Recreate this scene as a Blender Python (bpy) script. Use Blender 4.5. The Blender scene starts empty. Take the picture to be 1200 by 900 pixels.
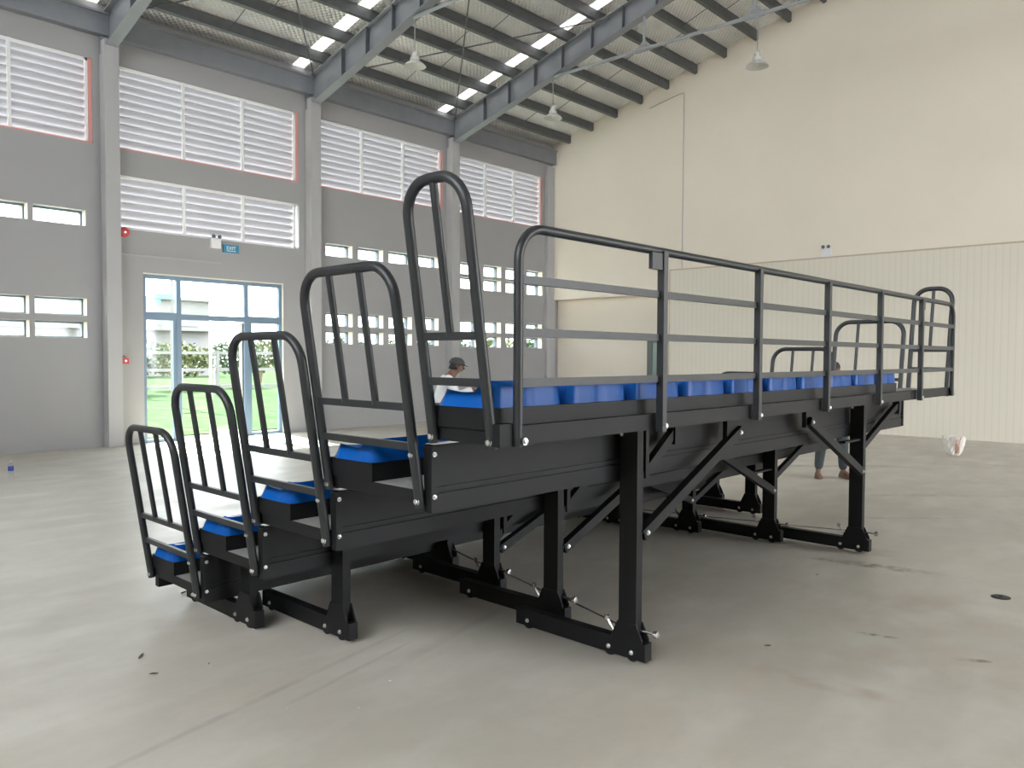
import bpy, bmesh, math, random
from mathutils import Vector, Matrix
random.seed(7)
C = bpy.context.scene.collection
PI = math.pi
# ------------------------------------------------------------------ camera
FPX = 927.67
F_ = Vector((math.cos(.73937)*math.cos(-.03432), math.sin(.73937)*math.cos(-.03432), math.sin(-.03432)))
R0 = F_.cross(Vector((0, 0, 1))).normalized(); U0 = R0.cross(F_)
c_, s_ = math.cos(.00411), math.sin(.00411)
R_ = R0*c_ + U0*s_; U_ = U0*c_ - R0*s_
cam_data = bpy.data.cameras.new('camera'); cam = bpy.data.objects.new('camera', cam_data); C.objects.link(cam)
M = Matrix.Identity(4)
for i in range(3):
    M[i][0] = R_[i]; M[i][1] = U_[i]; M[i][2] = -F_[i]
M.translation = Vector((-2.20517, -1.98734, 1.6))
cam.matrix_world = M
cam_data.sensor_width = 36; cam_data.lens = FPX/1200*36; cam_data.clip_end = 500; cam_data.clip_start = .05
bpy.context.scene.camera = cam
# ------------------------------------------------------------------ light
sc = bpy.context.scene
sc.view_settings.view_transform = 'Standard'; sc.view_settings.look = 'None'
sc.view_settings.gamma = 1; sc.view_settings.use_curve_mapping = False
sc.view_settings.exposure = 2.2
try:
    sc.cycles.max_bounces = 14; sc.cycles.diffuse_bounces = 8; sc.cycles.transparent_max_bounces = 16
    sc.cycles.sample_clamp_indirect = 8; sc.cycles.use_denoising = True
    sc.cycles.caustics_reflective = False; sc.cycles.caustics_refractive = False
except Exception: pass
w = bpy.data.worlds.new('sky'); sc.world = w; w.use_nodes = True
bg = w.node_tree.nodes['Background']; bg.inputs[0].default_value = (.93, .96, 1, 1); bg.inputs[1].default_value = 2.6
sun_d = bpy.data.lights.new('sun', 'SUN'); sun_d.energy = 12; sun_d.angle = .012; sun_d.color = (1, .96, .9)
sun = bpy.data.objects.new('sun', sun_d); C.objects.link(sun)
sun.rotation_euler = Vector((-.45, -2.9, -3.15)).to_track_quat('-Z', 'Y').to_euler()
# ------------------------------------------------------------------ materials
MATS = {}
def mat(name, col, rough=.6, metal=0, var=0, vscale=3, bump=0, bscale=30, spec=None, trans=0, alpha=None, emis=None, coat=0):
    m = bpy.data.materials.new(name); m.use_nodes = True; nt = m.node_tree; N = nt.nodes; L = nt.links
    b = N['Principled BSDF']; b.inputs['Base Color'].default_value = (*col, 1)
    b.inputs['Roughness'].default_value = rough; b.inputs['Metallic'].default_value = metal
    if spec is not None: b.inputs['Specular IOR Level'].default_value = spec
    if coat: b.inputs['Coat Weight'].default_value = coat
    if trans: b.inputs['Transmission Weight'].default_value = trans
    if emis: b.inputs['Emission Color'].default_value = (*emis[0], 1); b.inputs['Emission Strength'].default_value = emis[1]
    tc = N.new('ShaderNodeTexCoord')
    if var:
        n = N.new('ShaderNodeTexNoise'); n.inputs['Scale'].default_value = vscale; n.inputs['Detail'].default_value = 6
        L.new(tc.outputs['Object'], n.inputs['Vector'])
        r = N.new('ShaderNodeMapRange'); r.inputs[1].default_value = .3; r.inputs[2].default_value = .7
        r.inputs[3].default_value = 1-var; r.inputs[4].default_value = 1+var
        L.new(n.outputs['Fac'], r.inputs[0])
        mx = N.new('ShaderNodeMix'); mx.data_type = 'RGBA'; mx.blend_type = 'MULTIPLY'; mx.inputs[0].default_value = 1
        mx.inputs[6].default_value = (*col, 1); L.new(r.outputs[0], mx.inputs[7]); L.new(mx.outputs[2], b.inputs['Base Color'])
    if bump:
        n2 = N.new('ShaderNodeTexNoise'); n2.inputs['Scale'].default_value = bscale; n2.inputs['Detail'].default_value = 3
        L.new(tc.outputs['Object'], n2.inputs['Vector'])
        bp = N.new('ShaderNodeBump'); bp.inputs['Strength'].default_value = bump; bp.inputs['Distance'].default_value = .01
        L.new(n2.outputs['Fac'], bp.inputs['Height']); L.new(bp.outputs[0], b.inputs['Normal'])
    MATS[name] = m; return m
def nodes(m): return m.node_tree.nodes, m.node_tree.links, m.node_tree.nodes['Principled BSDF']

m_black = mat('black_powder_coat', (.0085, .009, .0105), .5, 0, .12, 9, .05, 220, .25)
m_blackm = mat('black_satin_tube', (.021, .024, .027), .4, 0, .1, 12)
m_rub = mat('wheel_rubber', (.012, .012, .013), .7)
m_bolt = mat('zinc_bolt', (.75, .76, .76), .3, .9)
m_blue = mat('blue_seat_plastic', (.003, .085, .37), .28, 0, .06, 8, spec=.18)
m_wall = mat('wall_paint_grey', (.35, .35, .352), .9, 0, .02, 1.2, .06, 60)
m_gable = mat('wall_paint_cream', (.87, .80, .69), .9, 0, .025, .6, .05, 60)
m_trim = mat('pilaster_paint', (.42, .42, .425), .85, 0, .02, 2)
m_steel = mat('rafter_grey_paint', (.24, .255, .28), .5, .1, .06, 4)
m_steeld = mat('stiffener_grey', (.12, .13, .15), .5, .1)
m_galv = mat('purlin_galvanised', (.125, .135, .14), .5, .35, .1, 6)
m_pipe = mat('pipe_grey', (.36, .38, .40), .45, .3, .05, 6)
m_white = mat('white_aluminium', (.82, .82, .83), .45)
m_red = mat('red_frame_paint', (.70, .30, .27), .5)
m_alu = mat('door_aluminium_glare_tint', (.15, .22, .30), .45, .2, .04, 5)  # dark grey aluminium, lightened and blued to carry the doorway glare
m_alul = mat('door_leaf_pale', (.55, .55, .52), .5)
m_dark = mat('window_frame_dark', (.10, .13, .16), .5)
m_jamb = mat('window_reveal_cream', (.74, .71, .62), .9)
m_wht = mat('lamp_enamel_white', (.62, .62, .58), .4, .1)
m_redp = mat('alarm_red', (.55, .03, .03), .4)
m_box = mat('white_box_plastic', (.8, .8, .82), .4)
m_sign = mat('sign_teal', (.02, .22, .38), .4)
m_signt = mat('sign_lettering', (.75, .9, .95), .5)
m_rod = mat('thin_rod_steel', (.13, .14, .15), .5, .3)
m_chrome = mat('chrome_clamp', (.6, .6, .6), .25, .9)
m_skin = mat('skin', (.20, .11, .075), .6)
m_hair = mat('hair_black', (.02, .018, .016), .7)
m_cap = mat('cap_dark_grey', (.055, .06, .062), .85)
m_shirt = mat('shirt_white', (.72, .74, .76), .9, 0, .05, 20, .4, 25)
m_grey_shirt = mat('shirt_dark', (.10, .11, .12), .9)
m_trou = mat('trousers_dark', (.045, .055, .06), .9, 0, .1, 20, .4, 25)
m_shoe = mat('shoe_brown', (.12, .06, .04), .6)
m_bag = mat('plastic_bag_white', (.78, .75, .70), .5, 0, .05, 9, .6, 20)
m_bagr = mat('plastic_bag_print', (.50, .33, .28), .5)
m_drain = mat('dark_disc', (.035, .037, .04), .6)
m_chip = mat('mortar_chip', (.55, .52, .45), .9)
m_chipd = mat('dark_twig', (.12, .10, .08), .9)
m_bldg = mat('facade_pale', (.17, .168, .165), .9)
m_bwin = mat('facade_window', (.12, .125, .13), .5)
m_fence = mat('fence_pale', (.13, .13, .125), .8)
m_conc = mat('outside_concrete', (.13, .128, .12), .9, 0, .05, 1)
m_grass = mat('lawn_grass', (.036, .060, .030), .9, 0, .3, 2, .5, 30)
for _m in (m_grass, m_conc, m_bldg): _m.node_tree.nodes['Principled BSDF'].inputs['Specular IOR Level'].default_value = 0; _m.node_tree.nodes['Principled BSDF'].inputs['Roughness'].default_value = 1
m_bark = mat('bark', (.16, .11, .07), .9)
m_leaf = mat('leaf_green', (.035, .06, .028), .7, 0, .4, 3)
m_leaf2 = mat('leaf_yellow_green', (.07, .085, .03), .7, 0, .4, 3)
m_led = mat('lamp_head_teal', (.08, .3, .34), .5)
m_label = mat('bottle_label_blue', (.03, .05, .42), .5)

# clear thin glass: mostly see-through, a little reflection
def glass(name, col, mixf):
    m = bpy.data.materials.new(name); m.use_nodes = True; nt = m.node_tree; nt.nodes.remove(nt.nodes['Principled BSDF'])
    o = nt.nodes['Material Output']; t = nt.nodes.new('ShaderNodeBsdfTransparent'); t.inputs[0].default_value = (*col, 1)
    g = nt.nodes.new('ShaderNodeBsdfGlossy'); g.inputs['Roughness'].default_value = .05
    mx = nt.nodes.new('ShaderNodeMixShader'); mx.inputs[0].default_value = mixf
    nt.links.new(t.outputs[0], mx.inputs[1]); nt.links.new(g.outputs[0], mx.inputs[2]); nt.links.new(mx.outputs[0], o.inputs[0]); return m
m_cap2 = mat('riser_cap_pale', (.55, .55, .55), .35, .5)  # pale strip along the top edge of each riser
m_glass = glass('window_glass', (.95, .98, .97), .05)
m_glassg = glass('tinted_green_glass', (.5, .62, .56), .12)
m_pet = glass('bottle_clear_plastic', (.9, .93, .95), .15)

# louvre blades: white, letting a little light through
m_lip = mat('louvre_lip', (.55, .55, .56), .5)
m_blade = mat('louvre_blade', (.37, .37, .395), .5)
N, L, b = nodes(m_blade)
tr = N.new('ShaderNodeBsdfTranslucent'); tr.inputs[0].default_value = (.9, .9, .92, 1)
mx = N.new('ShaderNodeMixShader'); mx.inputs[0].default_value = .03
L.new(b.outputs[0], mx.inputs[1]); L.new(tr.outputs[0], mx.inputs[2]); L.new(mx.outputs[0], N['Material Output'].inputs[0])

# roof foil insulation: quilted silver sheet; skylight strip: translucent
m_foil = mat('roof_foil', (.7, .7, .69), .35, .45)
N, L, b = nodes(m_foil)
tc = N.new('ShaderNodeTexCoord'); mp = N.new('ShaderNodeMapping'); mp.inputs['Rotation'].default_value = (0, 0, .785); mp.inputs['Scale'].default_value = (1, 1, .001)
L.new(tc.outputs['Object'], mp.inputs[0])
vo = N.new('ShaderNodeTexVoronoi'); vo.inputs['Scale'].default_value = 13; vo.inputs['Randomness'].default_value = .12
L.new(mp.outputs[0], vo.inputs['Vector'])
bp = N.new('ShaderNodeBump'); bp.inputs['Strength'].default_value = 1; bp.inputs['Distance'].default_value = .05; bp.invert = True
L.new(vo.outputs['Distance'], bp.inputs['Height']); L.new(bp.outputs[0], b.inputs['Normal'])
no = N.new('ShaderNodeTexNoise'); no.inputs['Scale'].default_value = .9; L.new(tc.outputs['Object'], no.inputs['Vector'])
cr = N.new('ShaderNodeValToRGB'); cr.color_ramp.elements[0].position = .35; cr.color_ramp.elements[0].color = (.8, .8, .79, 1)
cr.color_ramp.elements[1].position = .65; cr.color_ramp.elements[1].color = (.96, .95, .94, 1)
L.new(no.outputs['Fac'], cr.inputs[0]); L.new(cr.outputs[0], b.inputs['Base Color'])
m_sky = mat('skylight_sheet', (.8, .8, .78), .5)
N, L, b = nodes(m_sky)
tr = N.new('ShaderNodeBsdfTranslucent'); tr.inputs[0].default_value = (.85, .83, .82, 1)
mx = N.new('ShaderNodeMixShader'); mx.inputs[0].default_value = .13
L.new(b.outputs[0], mx.inputs[1]); L.new(tr.outputs[0], mx.inputs[2]); L.new(mx.outputs[0], N['Material Output'].inputs[0])

# tread plate: grey metal with raised lozenges
m_tread = mat('tread_plate', (.34, .34, .33), .4, .2)
N, L, b = nodes(m_tread)
tc = N.new('ShaderNodeTexCoord'); vo = N.new('ShaderNodeTexVoronoi'); vo.inputs['Scale'].default_value = 22; vo.inputs['Randomness'].default_value = .35
L.new(tc.outputs['Object'], vo.inputs['Vector'])
cr = N.new('ShaderNodeValToRGB'); cr.color_ramp.elements[0].position = .12; cr.color_ramp.elements[1].position = .26
cr.color_ramp.elements[0].color = (1, 1, 1, 1); cr.color_ramp.elements[1].color = (0, 0, 0, 1)
L.new(vo.outputs['Distance'], cr.inputs[0])
bp = N.new('ShaderNodeBump'); bp.inputs['Distance'].default_value = .006; L.new(cr.outputs[0], bp.inputs['Height']); L.new(bp.outputs[0], b.inputs['Normal'])

# ribbed cladding: narrow vertical grooves
m_clad = mat('ribbed_cladding', (.75, .71, .60), .6)
N, L, b = nodes(m_clad)
tc = N.new('ShaderNodeTexCoord'); wv = N.new('ShaderNodeTexWave'); wv.bands_direction = 'Y'; wv.inputs['Scale'].default_value = 2.6; wv.wave_profile = 'SIN'
L.new(tc.outputs['Object'], wv.inputs['Vector'])
cr = N.new('ShaderNodeValToRGB'); cr.color_ramp.elements[0].position = .0; cr.color_ramp.elements[1].position = .25
cr.color_ramp.elements[0].color = (.72, .68, .575, 1); cr.color_ramp.elements[1].color = (.76, .715, .615, 1)
L.new(wv.outputs['Fac'], cr.inputs[0]); L.new(cr.outputs[0], b.inputs['Base Color'])
bp = N.new('ShaderNodeBump'); bp.inputs['Distance'].default_value = .01; bp.inputs['Strength'].default_value = .15
L.new(wv.outputs['Fac'], bp.inputs['Height']); L.new(bp.outputs[0], b.inputs['Normal'])

# floor: bare trowelled concrete with stains of its own
m_floor = mat('bare_concrete_floor', (.5, .48, .42), .55)
N, L, b = nodes(m_floor)
tc = N.new('ShaderNodeTexCoord')
def noise(scale, det=5, sc_=(1, 1, 1), rot=0):
    mp = N.new('ShaderNodeMapping'); mp.inputs['Scale'].default_value = sc_; mp.inputs['Rotation'].default_value = (0, 0, rot)
    L.new(tc.outputs['Object'], mp.inputs[0]); n = N.new('ShaderNodeTexNoise'); n.inputs['Scale'].default_value = scale; n.inputs['Detail'].default_value = det
    L.new(mp.outputs[0], n.inputs['Vector']); return n.outputs['Fac']
def ramp(fac, a, ca, b_, cb):
    r = N.new('ShaderNodeValToRGB'); r.color_ramp.elements[0].position = a; r.color_ramp.elements[0].color = (*ca, 1)
    r.color_ramp.elements[1].position = b_; r.color_ramp.elements[1].color = (*cb, 1); L.new(fac, r.inputs[0]); return r.outputs[0]
def mix(fac, a, b_, mode='MIX'):
    m = N.new('ShaderNodeMix'); m.data_type = 'RGBA'; m.blend_type = mode
    if isinstance(fac, float): m.inputs[0].default_value = fac
    else: L.new(fac, m.inputs[0])
    for k, v in ((6, a), (7, b_)):
        if isinstance(v, tuple): m.inputs[k].default_value = (*v, 1)
        else: L.new(v, m.inputs[k])
    return m.outputs[2]
def mth(op, a, b_=None, clamp=False):
    m = N.new('ShaderNodeMath'); m.operation = op; m.use_clamp = clamp
    for k, v in ((0, a), (1, b_)):
        if v is None: continue
        if isinstance(v, (int, float)): m.inputs[k].default_value = v
        else: L.new(v, m.inputs[k])
    return m.outputs[0]
col = ramp(noise(.35, 4), .35, (.455, .43, .375), .65, (.53, .50, .43))
col = mix(ramp(noise(1.3, 8, (1, 2.2, 1), .6), .45, (0, 0, 0), .75, (.45, .45, .45)), col, (.70, .68, .62))
col = mix(ramp(noise(.8, 6, (1, 3, 1), -.5), .58, (0, 0, 0), .8, (.4, .4, .4)), col, (.48, .40, .315))
col = mix(ramp(noise(9, 8), .35, (.06, .06, .06), .6, (0, 0, 0)), col, (.25, .23, .2))
sep = N.new('ShaderNodeSeparateXYZ'); L.new(tc.outputs['Object'], sep.inputs[0])
def stain(x, y, lx, ly, ang, dark, amt, ns):
    # elliptical stain of its own outline, broken up by noise
    ca, sa = math.cos(ang), math.sin(ang)
    dx = mth('SUBTRACT', sep.outputs[0], x); dy = mth('SUBTRACT', sep.outputs[1], y)
    u = mth('DIVIDE', mth('ADD', mth('MULTIPLY', dx, ca), mth('MULTIPLY', dy, sa)), lx)
    v = mth('DIVIDE', mth('SUBTRACT', mth('MULTIPLY', dy, ca), mth('MULTIPLY', dx, sa)), ly)
    d = mth('SUBTRACT', 1, mth('ADD', mth('MULTIPLY', u, u), mth('MULTIPLY', v, v)), True)
    n = mth('MULTIPLY', mth('SUBTRACT', noise(ns, 5), .38, True), 4)
    return mth('MULTIPLY', mth('MULTIPLY', d, n, True), amt), dark
for a in ((-.35, 1.325, 1.3, .028, .204, (.19, .18, .17), .75, 1.5), (.1, 1.26, .7, .022, .22, (.25, .24, .22), .55, 4), (.7, 1.25, 1.0, .05, .22, (.28, .26, .24), .35, 4), (1.66, -.5, .42, .10, -1.45, (.40, .31, .23), .75, 5), (6.1, 1.0, 1.6, .5, -.9, (.50, .44, .36), .4, 3), (1.0, -.2, 1.2, .8, .3, (.55, .46, .36), .35, 2),
          (4.15, .05, .55, .10, -1.4, (.10, .09, .07), .9, 9), (4.55, .35, .4, .25, -1.2, (.33, .24, .17), .7, 5), (2.56, -.5, .16, .03, -1.3, (.07, .06, .05), 1.0, 14),
          (2.52, -1.02, .12, .03, -1.0, (.06, .05, .04), 1.0, 14), (2.3, -.9, .9, .4, -1.0, (.40, .31, .23), .5, 3), (3.2, -.6, .9, .5, -.9, (.38, .29, .22), .45, 2.5),
          (9.2, 2.9, 1.1, .12, -.85, (.14, .12, .10), .8, 5), (9.8, 2.2, 1.3, .16, -.85, (.22, .18, .15), .6, 4), (7.9, .6, 1.2, .08, -.85, (.3, .25, .2), .6, 5), (6.2, .5, .9, .05, -.8, (.25, .22, .19), .6, 6),
          (11.5, .5, 1.4, .15, -1.0, (.33, .28, .23), .6, 4)):
    f_, dk = stain(*a); col = mix(f_, col, dk)
L.new(col, b.inputs['Base Color'])
rr = mth('ADD', .26, mth('MULTIPLY', noise(2.5, 6), .35)); L.new(rr, b.inputs['Roughness'])
bp = N.new('ShaderNodeBump'); bp.inputs['Strength'].default_value = .12; bp.inputs['Distance'].default_value = .01
L.new(noise(25, 6), bp.inputs['Height']); L.new(bp.outputs[0], b.inputs['Normal'])

# ------------------------------------------------------------------ mesh helpers
def bx(bm, x0, x1, y0, y1, z0, z1):
    v = [bm.verts.new(p) for p in ((x0, y0, z0), (x1, y0, z0), (x1, y1, z0), (x0, y1, z0), (x0, y0, z1), (x1, y0, z1), (x1, y1, z1), (x0, y1, z1))]
    for f in ((0, 3, 2, 1), (4, 5, 6, 7), (0, 1, 5, 4), (1, 2, 6, 5), (2, 3, 7, 6), (3, 0, 4, 7)): bm.faces.new([v[i] for i in f])
def bev(bm, w=.004, seg=2):
    bmesh.ops.bevel(bm, geom=[e for e in bm.edges if e.calc_face_angle(0) > .6], offset=w, segments=seg, affect='EDGES', clamp_overlap=True)
def bar(bm, p, q, wd, h, up=(0, 0, 1)):
    p = Vector(p); q = Vector(q); d = (q-p).normalized(); up = Vector(up)
    s = d.cross(up)
    if s.length < 1e-4: s = d.cross(Vector((1, 0, 0)))
    s.normalize(); u = s.cross(d)
    v = []
    for c in (p, q):
        for a, b_ in ((-1, -1), (1, -1), (1, 1), (-1, 1)): v.append(bm.verts.new(c + s*a*wd/2 + u*b_*h/2))
    for f in ((3, 2, 1, 0), (4, 5, 6, 7), (0, 1, 5, 4), (1, 2, 6, 5), (2, 3, 7, 6), (3, 0, 4, 7)): bm.faces.new([v[i] for i in f])
def tube(bm, pts, r, n=8, sq=False, closed=False, cap=True):
    pts = [Vector(p) for p in pts]; rings = []; prev = None
    for i, p in enumerate(pts):
        a = pts[i-1] if i else None; c = pts[i+1] if i < len(pts)-1 else None
        d = ((c-p).normalized() if c is not None else Vector()) + ((p-a).normalized() if a is not None else Vector()); d.normalize()
        if prev is None:
            s = d.cross(Vector((0, 0, 1)));
            if s.length < .05: s = d.cross(Vector((1, 0, 0)))
            s.normalize()
        else: s = (prev - d*prev.dot(d)).normalized()
        prev = s; u = d.cross(s)
        k = 1.0
        if a is not None and c is not None:
            k = 1/max(.6, math.cos((c-p).angle(p-a)/2))
        rr = r[i] if isinstance(r, (list, tuple)) else r
        if sq: ring = [bm.verts.new(p + s*x*rr + u*y*rr) for x, y in ((-1, -1), (1, -1), (1, 1), (-1, 1))]
        else: ring = [bm.verts.new(p + (s*math.cos(2*PI*j/n) + u*math.sin(2*PI*j/n))*rr) for j in range(n)]
        rings.append(ring)
    m = len(rings[0])
    for i in range(len(rings)-1):
        for j in range(m): bm.faces.new((rings[i][j], rings[i][(j+1) % m], rings[i+1][(j+1) % m], rings[i+1][j]))
    if cap: bm.faces.new(rings[0][::-1]); bm.faces.new(rings[-1])
def lathe(bm, prof, n=24, c=(0, 0, 0), axis='Z', cap=True):
    c = Vector(c); rings = []
    for r, z in prof:
        ring = []
        for j in range(n):
            a = 2*PI*j/n; x, y = r*math.cos(a), r*math.sin(a)
            p = {'Z': (x, y, z), 'X': (z, x, y), 'Y': (y, z, x)}[axis]
            ring.append(bm.verts.new(c+Vector(p)))
        rings.append(ring)
    for i in range(len(rings)-1):
        for j in range(n): bm.faces.new((rings[i][j], rings[i][(j+1) % n], rings[i+1][(j+1) % n], rings[i+1][j]))
    if cap:
        if prof[0][0] > 1e-5: bm.faces.new(rings[0][::-1])
        if prof[-1][0] > 1e-5: bm.faces.new(rings[-1])
def prism(bm, poly, axis, a, b_):
    # poly in the plane perpendicular to axis, extruded from a to b_
    def P(u, v, t): return {'X': (t, u, v), 'Y': (u, t, v), 'Z': (u, v, t)}[axis]
    A = [bm.verts.new(P(u, v, a)) for u, v in poly]; B = [bm.verts.new(P(u, v, b_)) for u, v in poly]
    bm.faces.new(A); bm.faces.new(B[::-1]); n = len(poly)
    for i in range(n): bm.faces.new((A[i], B[i], B[(i+1) % n], A[(i+1) % n]))
def rounded(pts, rad, seg=6):
    pts = [Vector(p) for p in pts]; out = [pts[0]]
    for i in range(1, len(pts)-1):
        p = pts[i]; a = (pts[i-1]-p); c = (pts[i+1]-p); r = min(rad, a.length*.49 if i > 1 else a.length*.9, c.length*.49 if i < len(pts)-2 else c.length*.9)
        a.normalize(); c.normalize(); half = a.angle(c)/2; t = r; s0 = p+a*t; s1 = p+c*t
        for k in range(seg+1):
            u = k/seg
            ctr = (a+c).normalized()*(t/math.cos(half)); o = p+ctr
            v0 = s0-o; v1 = s1-o; th = v0.angle(v1); out.append(o + (v0*math.sin((1-u)*th) + v1*math.sin(u*th))/math.sin(th))
    out.append(pts[-1]); return out
def obj(name, bm, m, parent=None, smooth=False, loc=None):
    bmesh.ops.recalc_face_normals(bm, faces=bm.faces)
    me = bpy.data.meshes.new(name); bm.to_mesh(me); bm.free()
    for mm in (m if isinstance(m, (list, tuple)) else [m]): me.materials.append(mm)
    if smooth:
        for p in me.polygons: p.use_smooth = True
    o = bpy.data.objects.new(name, me); C.objects.link(o)
    if parent is not None: o.parent = parent
    if loc: o.location = loc
    return o
def soft(o, ang=.6):
    # smooth faces, sharp edges kept by angle
    me = o.data
    for p in me.polygons: p.use_smooth = True
    try: me.set_sharp_from_angle(angle=ang)
    except Exception: pass
    return o
def tag(o, label, cat, group=None, kind=None):
    o['label'] = label; o['category'] = cat
    if group: o['group'] = group
    if kind: o['kind'] = kind
    return o
def empty(name, loc=(0, 0, 0), rz=0):
    o = bpy.data.objects.new(name, None); C.objects.link(o); o.location = loc; o.rotation_euler = (0, 0, rz); o.empty_display_size = .1; return o
def NB(): return bmesh.new()
def boxo(name, m, parent, x0, x1, y0, y1, z0, z1, bw=0):
    bm = NB(); bx(bm, x0, x1, y0, y1, z0, z1)
    if bw: bev(bm, bw)
    return obj(name, bm, m, parent)

# ------------------------------------------------------------------ the hall
W = 12.55; G = 15.4; XB = -9.0
SL = .255
def zroof(y): return 7.78 + SL*(11.91-abs(y))     # underside of roof sheet
def zpur(y): return 7.58 + SL*(11.91-abs(y))      # underside of purlins
def zraf(y): return 7.09 + .279*(11.58-abs(y))    # underside of rafter
floor = obj('floor', (lambda bm: (bx(bm, XB-.2, G+.6, -W-.2, W+.24, -.2, 0), bm)[1])(NB()), m_floor)
tag(floor, 'bare trowelled concrete floor of the hall with brown stains', 'floor', kind='structure')

def wall_grid(name, x0, x1, z1, y0, y1, holes, m, label):
    xs = sorted({x0, x1, *[h[0] for h in holes], *[h[1] for h in holes]}); zs = sorted({0, z1, *[h[2] for h in holes], *[h[3] for h in holes]})
    bm = NB(); V = {}
    def vt(x, y, z):
        k = (round(x, 4), y, round(z, 4))
        if k not in V: V[k] = bm.verts.new((x, y, z))
        return V[k]
    nx, nz = len(xs)-1, len(zs)-1
    def solid(i, j):
        if not (0 <= i < nx and 0 <= j < nz): return False
        cx, cz = (xs[i]+xs[i+1])/2, (zs[j]+zs[j+1])/2
        return not any(h[0] < cx < h[1] and h[2] < cz < h[3] for h in holes)
    for i in range(nx):
        for j in range(nz):
            if not solid(i, j): continue
            a, b_, c, d = xs[i], xs[i+1], zs[j], zs[j+1]
            for y in (y0, y1): bm.faces.new((vt(a, y, c), vt(b_, y, c), vt(b_, y, d), vt(a, y, d)))
            if not solid(i-1, j): bm.faces.new((vt(a, y0, c), vt(a, y1, c), vt(a, y1, d), vt(a, y0, d)))
            if not solid(i+1, j): bm.faces.new((vt(b_, y0, c), vt(b_, y1, c), vt(b_, y1, d), vt(b_, y0, d)))
            if not solid(i, j-1): bm.faces.new((vt(a, y0, c), vt(b_, y0, c), vt(b_, y1, c), vt(a, y1, c)))
            if not solid(i, j+1): bm.faces.new((vt(a, y0, d), vt(b_, y0, d), vt(b_, y1, d), vt(a, y1, d)))
    o = obj(name, bm, m); tag(o, label, 'wall', kind='structure'); return o
PX = [-4.86, -.78, 3.30, 7.38, 11.42]              # pilaster / rafter centres
LOUV = [(-8.7, -5.1), (-4.6, -1.0), (-.53, 3.06), (3.48, 7.10), (7.56, 11.18), (11.60, 14.98)]
holes = [(a, b_, 5.22, 6.66) for a, b_ in LOUV]
LOWL = (3.48, 7.10, 3.83, 4.77); holes.append(LOWL)
DOOR = (3.88, 6.72, 0, 3.09); holes.append(DOOR)
ROWS = [(3.80, 4.07), (2.27, 2.57), (1.89, 2.17)]
SMALL = []
for ci, x in enumerate((2.13, 1.25, .37, -.5)):
    for ri, (a, b_) in enumerate(ROWS): SMALL.append((x, x+.80, a, b_, 'bay on the near side of the glazed door', ci, ri, 4))
for ci in range(4):
    x = 7.76 + .86*ci
    for ri, (a, b_) in enumerate(ROWS): SMALL.append((x, x+.70, a-.03, b_-.03, 'bay just beyond the glazed door', ci, ri, 3))
R4 = [(3.70, 4.00), (3.33, 3.63), (2.22, 2.52), (1.84, 2.13)]
for ci in range(4):
    x = 11.78 + .85*ci
    for ri, (a, b_) in enumerate(R4): SMALL.append((x, x+.66, a, b_, 'corner bay by the cream end wall', ci, ri, 4))
holes += [s[:4] for s in SMALL]
wall_grid('wall_left', XB, G+.5, 7.62, W, W+.22, holes, m_wall, 'long light grey side wall pierced by louvres, small windows and the glazed door')
oh = [(4.4, 7.0, 0, 5.0), (7.7, 11.1, 0, 7.0), (11.5, 15.1, 0, 7.0)]  # openings on the unseen side, added to bring daylight into the hall
wall_grid('wall_right', XB, G+.2, 7.62, -W-.22, -W, oh, m_gable, 'opposite long cream side wall with openings added for daylight')
# gable wall beyond the stand
bm = NB()
prism(bm, [(8.61, 3.23), (W, 3.23), (W, zroof(W)), (8.61, zroof(8.61))], 'X', G, G+.3)
prism(bm, [(0, 0), (8.61, 0), (8.61, zroof(8.61)), (0, zroof(0))], 'X', G, G+.3)
prism(bm, [(-W, 0), (0, 0), (0, zroof(0)), (-W, zroof(W))], 'X', G, G+.3)
bx(bm, G+.3, G+.5, 8.3, W+.2, 0, 3.5)
tag(obj('wall_far', bm, m_gable), 'tall cream painted gable wall at the far end of the hall', 'wall', kind='structure')
bm = NB()
for sg in (1, -1):
    prism(bm, [(0, 10.2), (sg*7, 8.4), (sg*7, zroof(7)), (0, zroof(0))], 'X', XB-.2, XB)  # gap below this piece is added, letting daylight in from behind the camera
    prism(bm, [(0, 0), (sg*7, 0), (sg*7, 5.6), (0, 5.6)], 'X', XB-.2, XB)
    prism(bm, [(sg*7, 0), (sg*W, 0), (sg*W, zroof(W)), (sg*7, zroof(7))], 'X', XB-.2, XB)
bmesh.ops.triangulate(bm, faces=[f for f in bm.faces if len(f.verts) > 4])
tag(obj('wall_near', bm, m_gable), 'near gable wall, with a high opening added for daylight above a solid lower wall', 'wall', kind='structure')
# roof sheet, foil lined, with translucent strips just before each rafter
bm = NB()
strips = [(x-.42, x-.14) for x in PX]
xs = sorted([XB-.2, G+.3] + [v for s in strips for v in s])
for i in range(len(xs)-1):
    isk = any(abs(xs[i]-s[0]) < 1e-6 for s in strips)
    for sg in (-1, 1):
        v = [bm.verts.new((x, sg*y, zroof(y)+dz)) for dz in (0, .04) for x, y in ((xs[i], 0), (xs[i+1], 0), (xs[i+1], W+.6), (xs[i], W+.6))]
        for f in ((0, 1, 2, 3), (4, 5, 6, 7), (0, 1, 5, 4), (1, 2, 6, 5), (2, 3, 7, 6), (3, 0, 4, 7)):
            if isk and f != (0, 1, 2, 3): continue
            fc = bm.faces.new([v[k] for k in f]); fc.material_index = 1 if isk else 0
tag(obj('ceiling', bm, [m_foil, m_sky]), 'pitched metal roof lined with quilted silver foil', 'ceiling', kind='structure')

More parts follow.
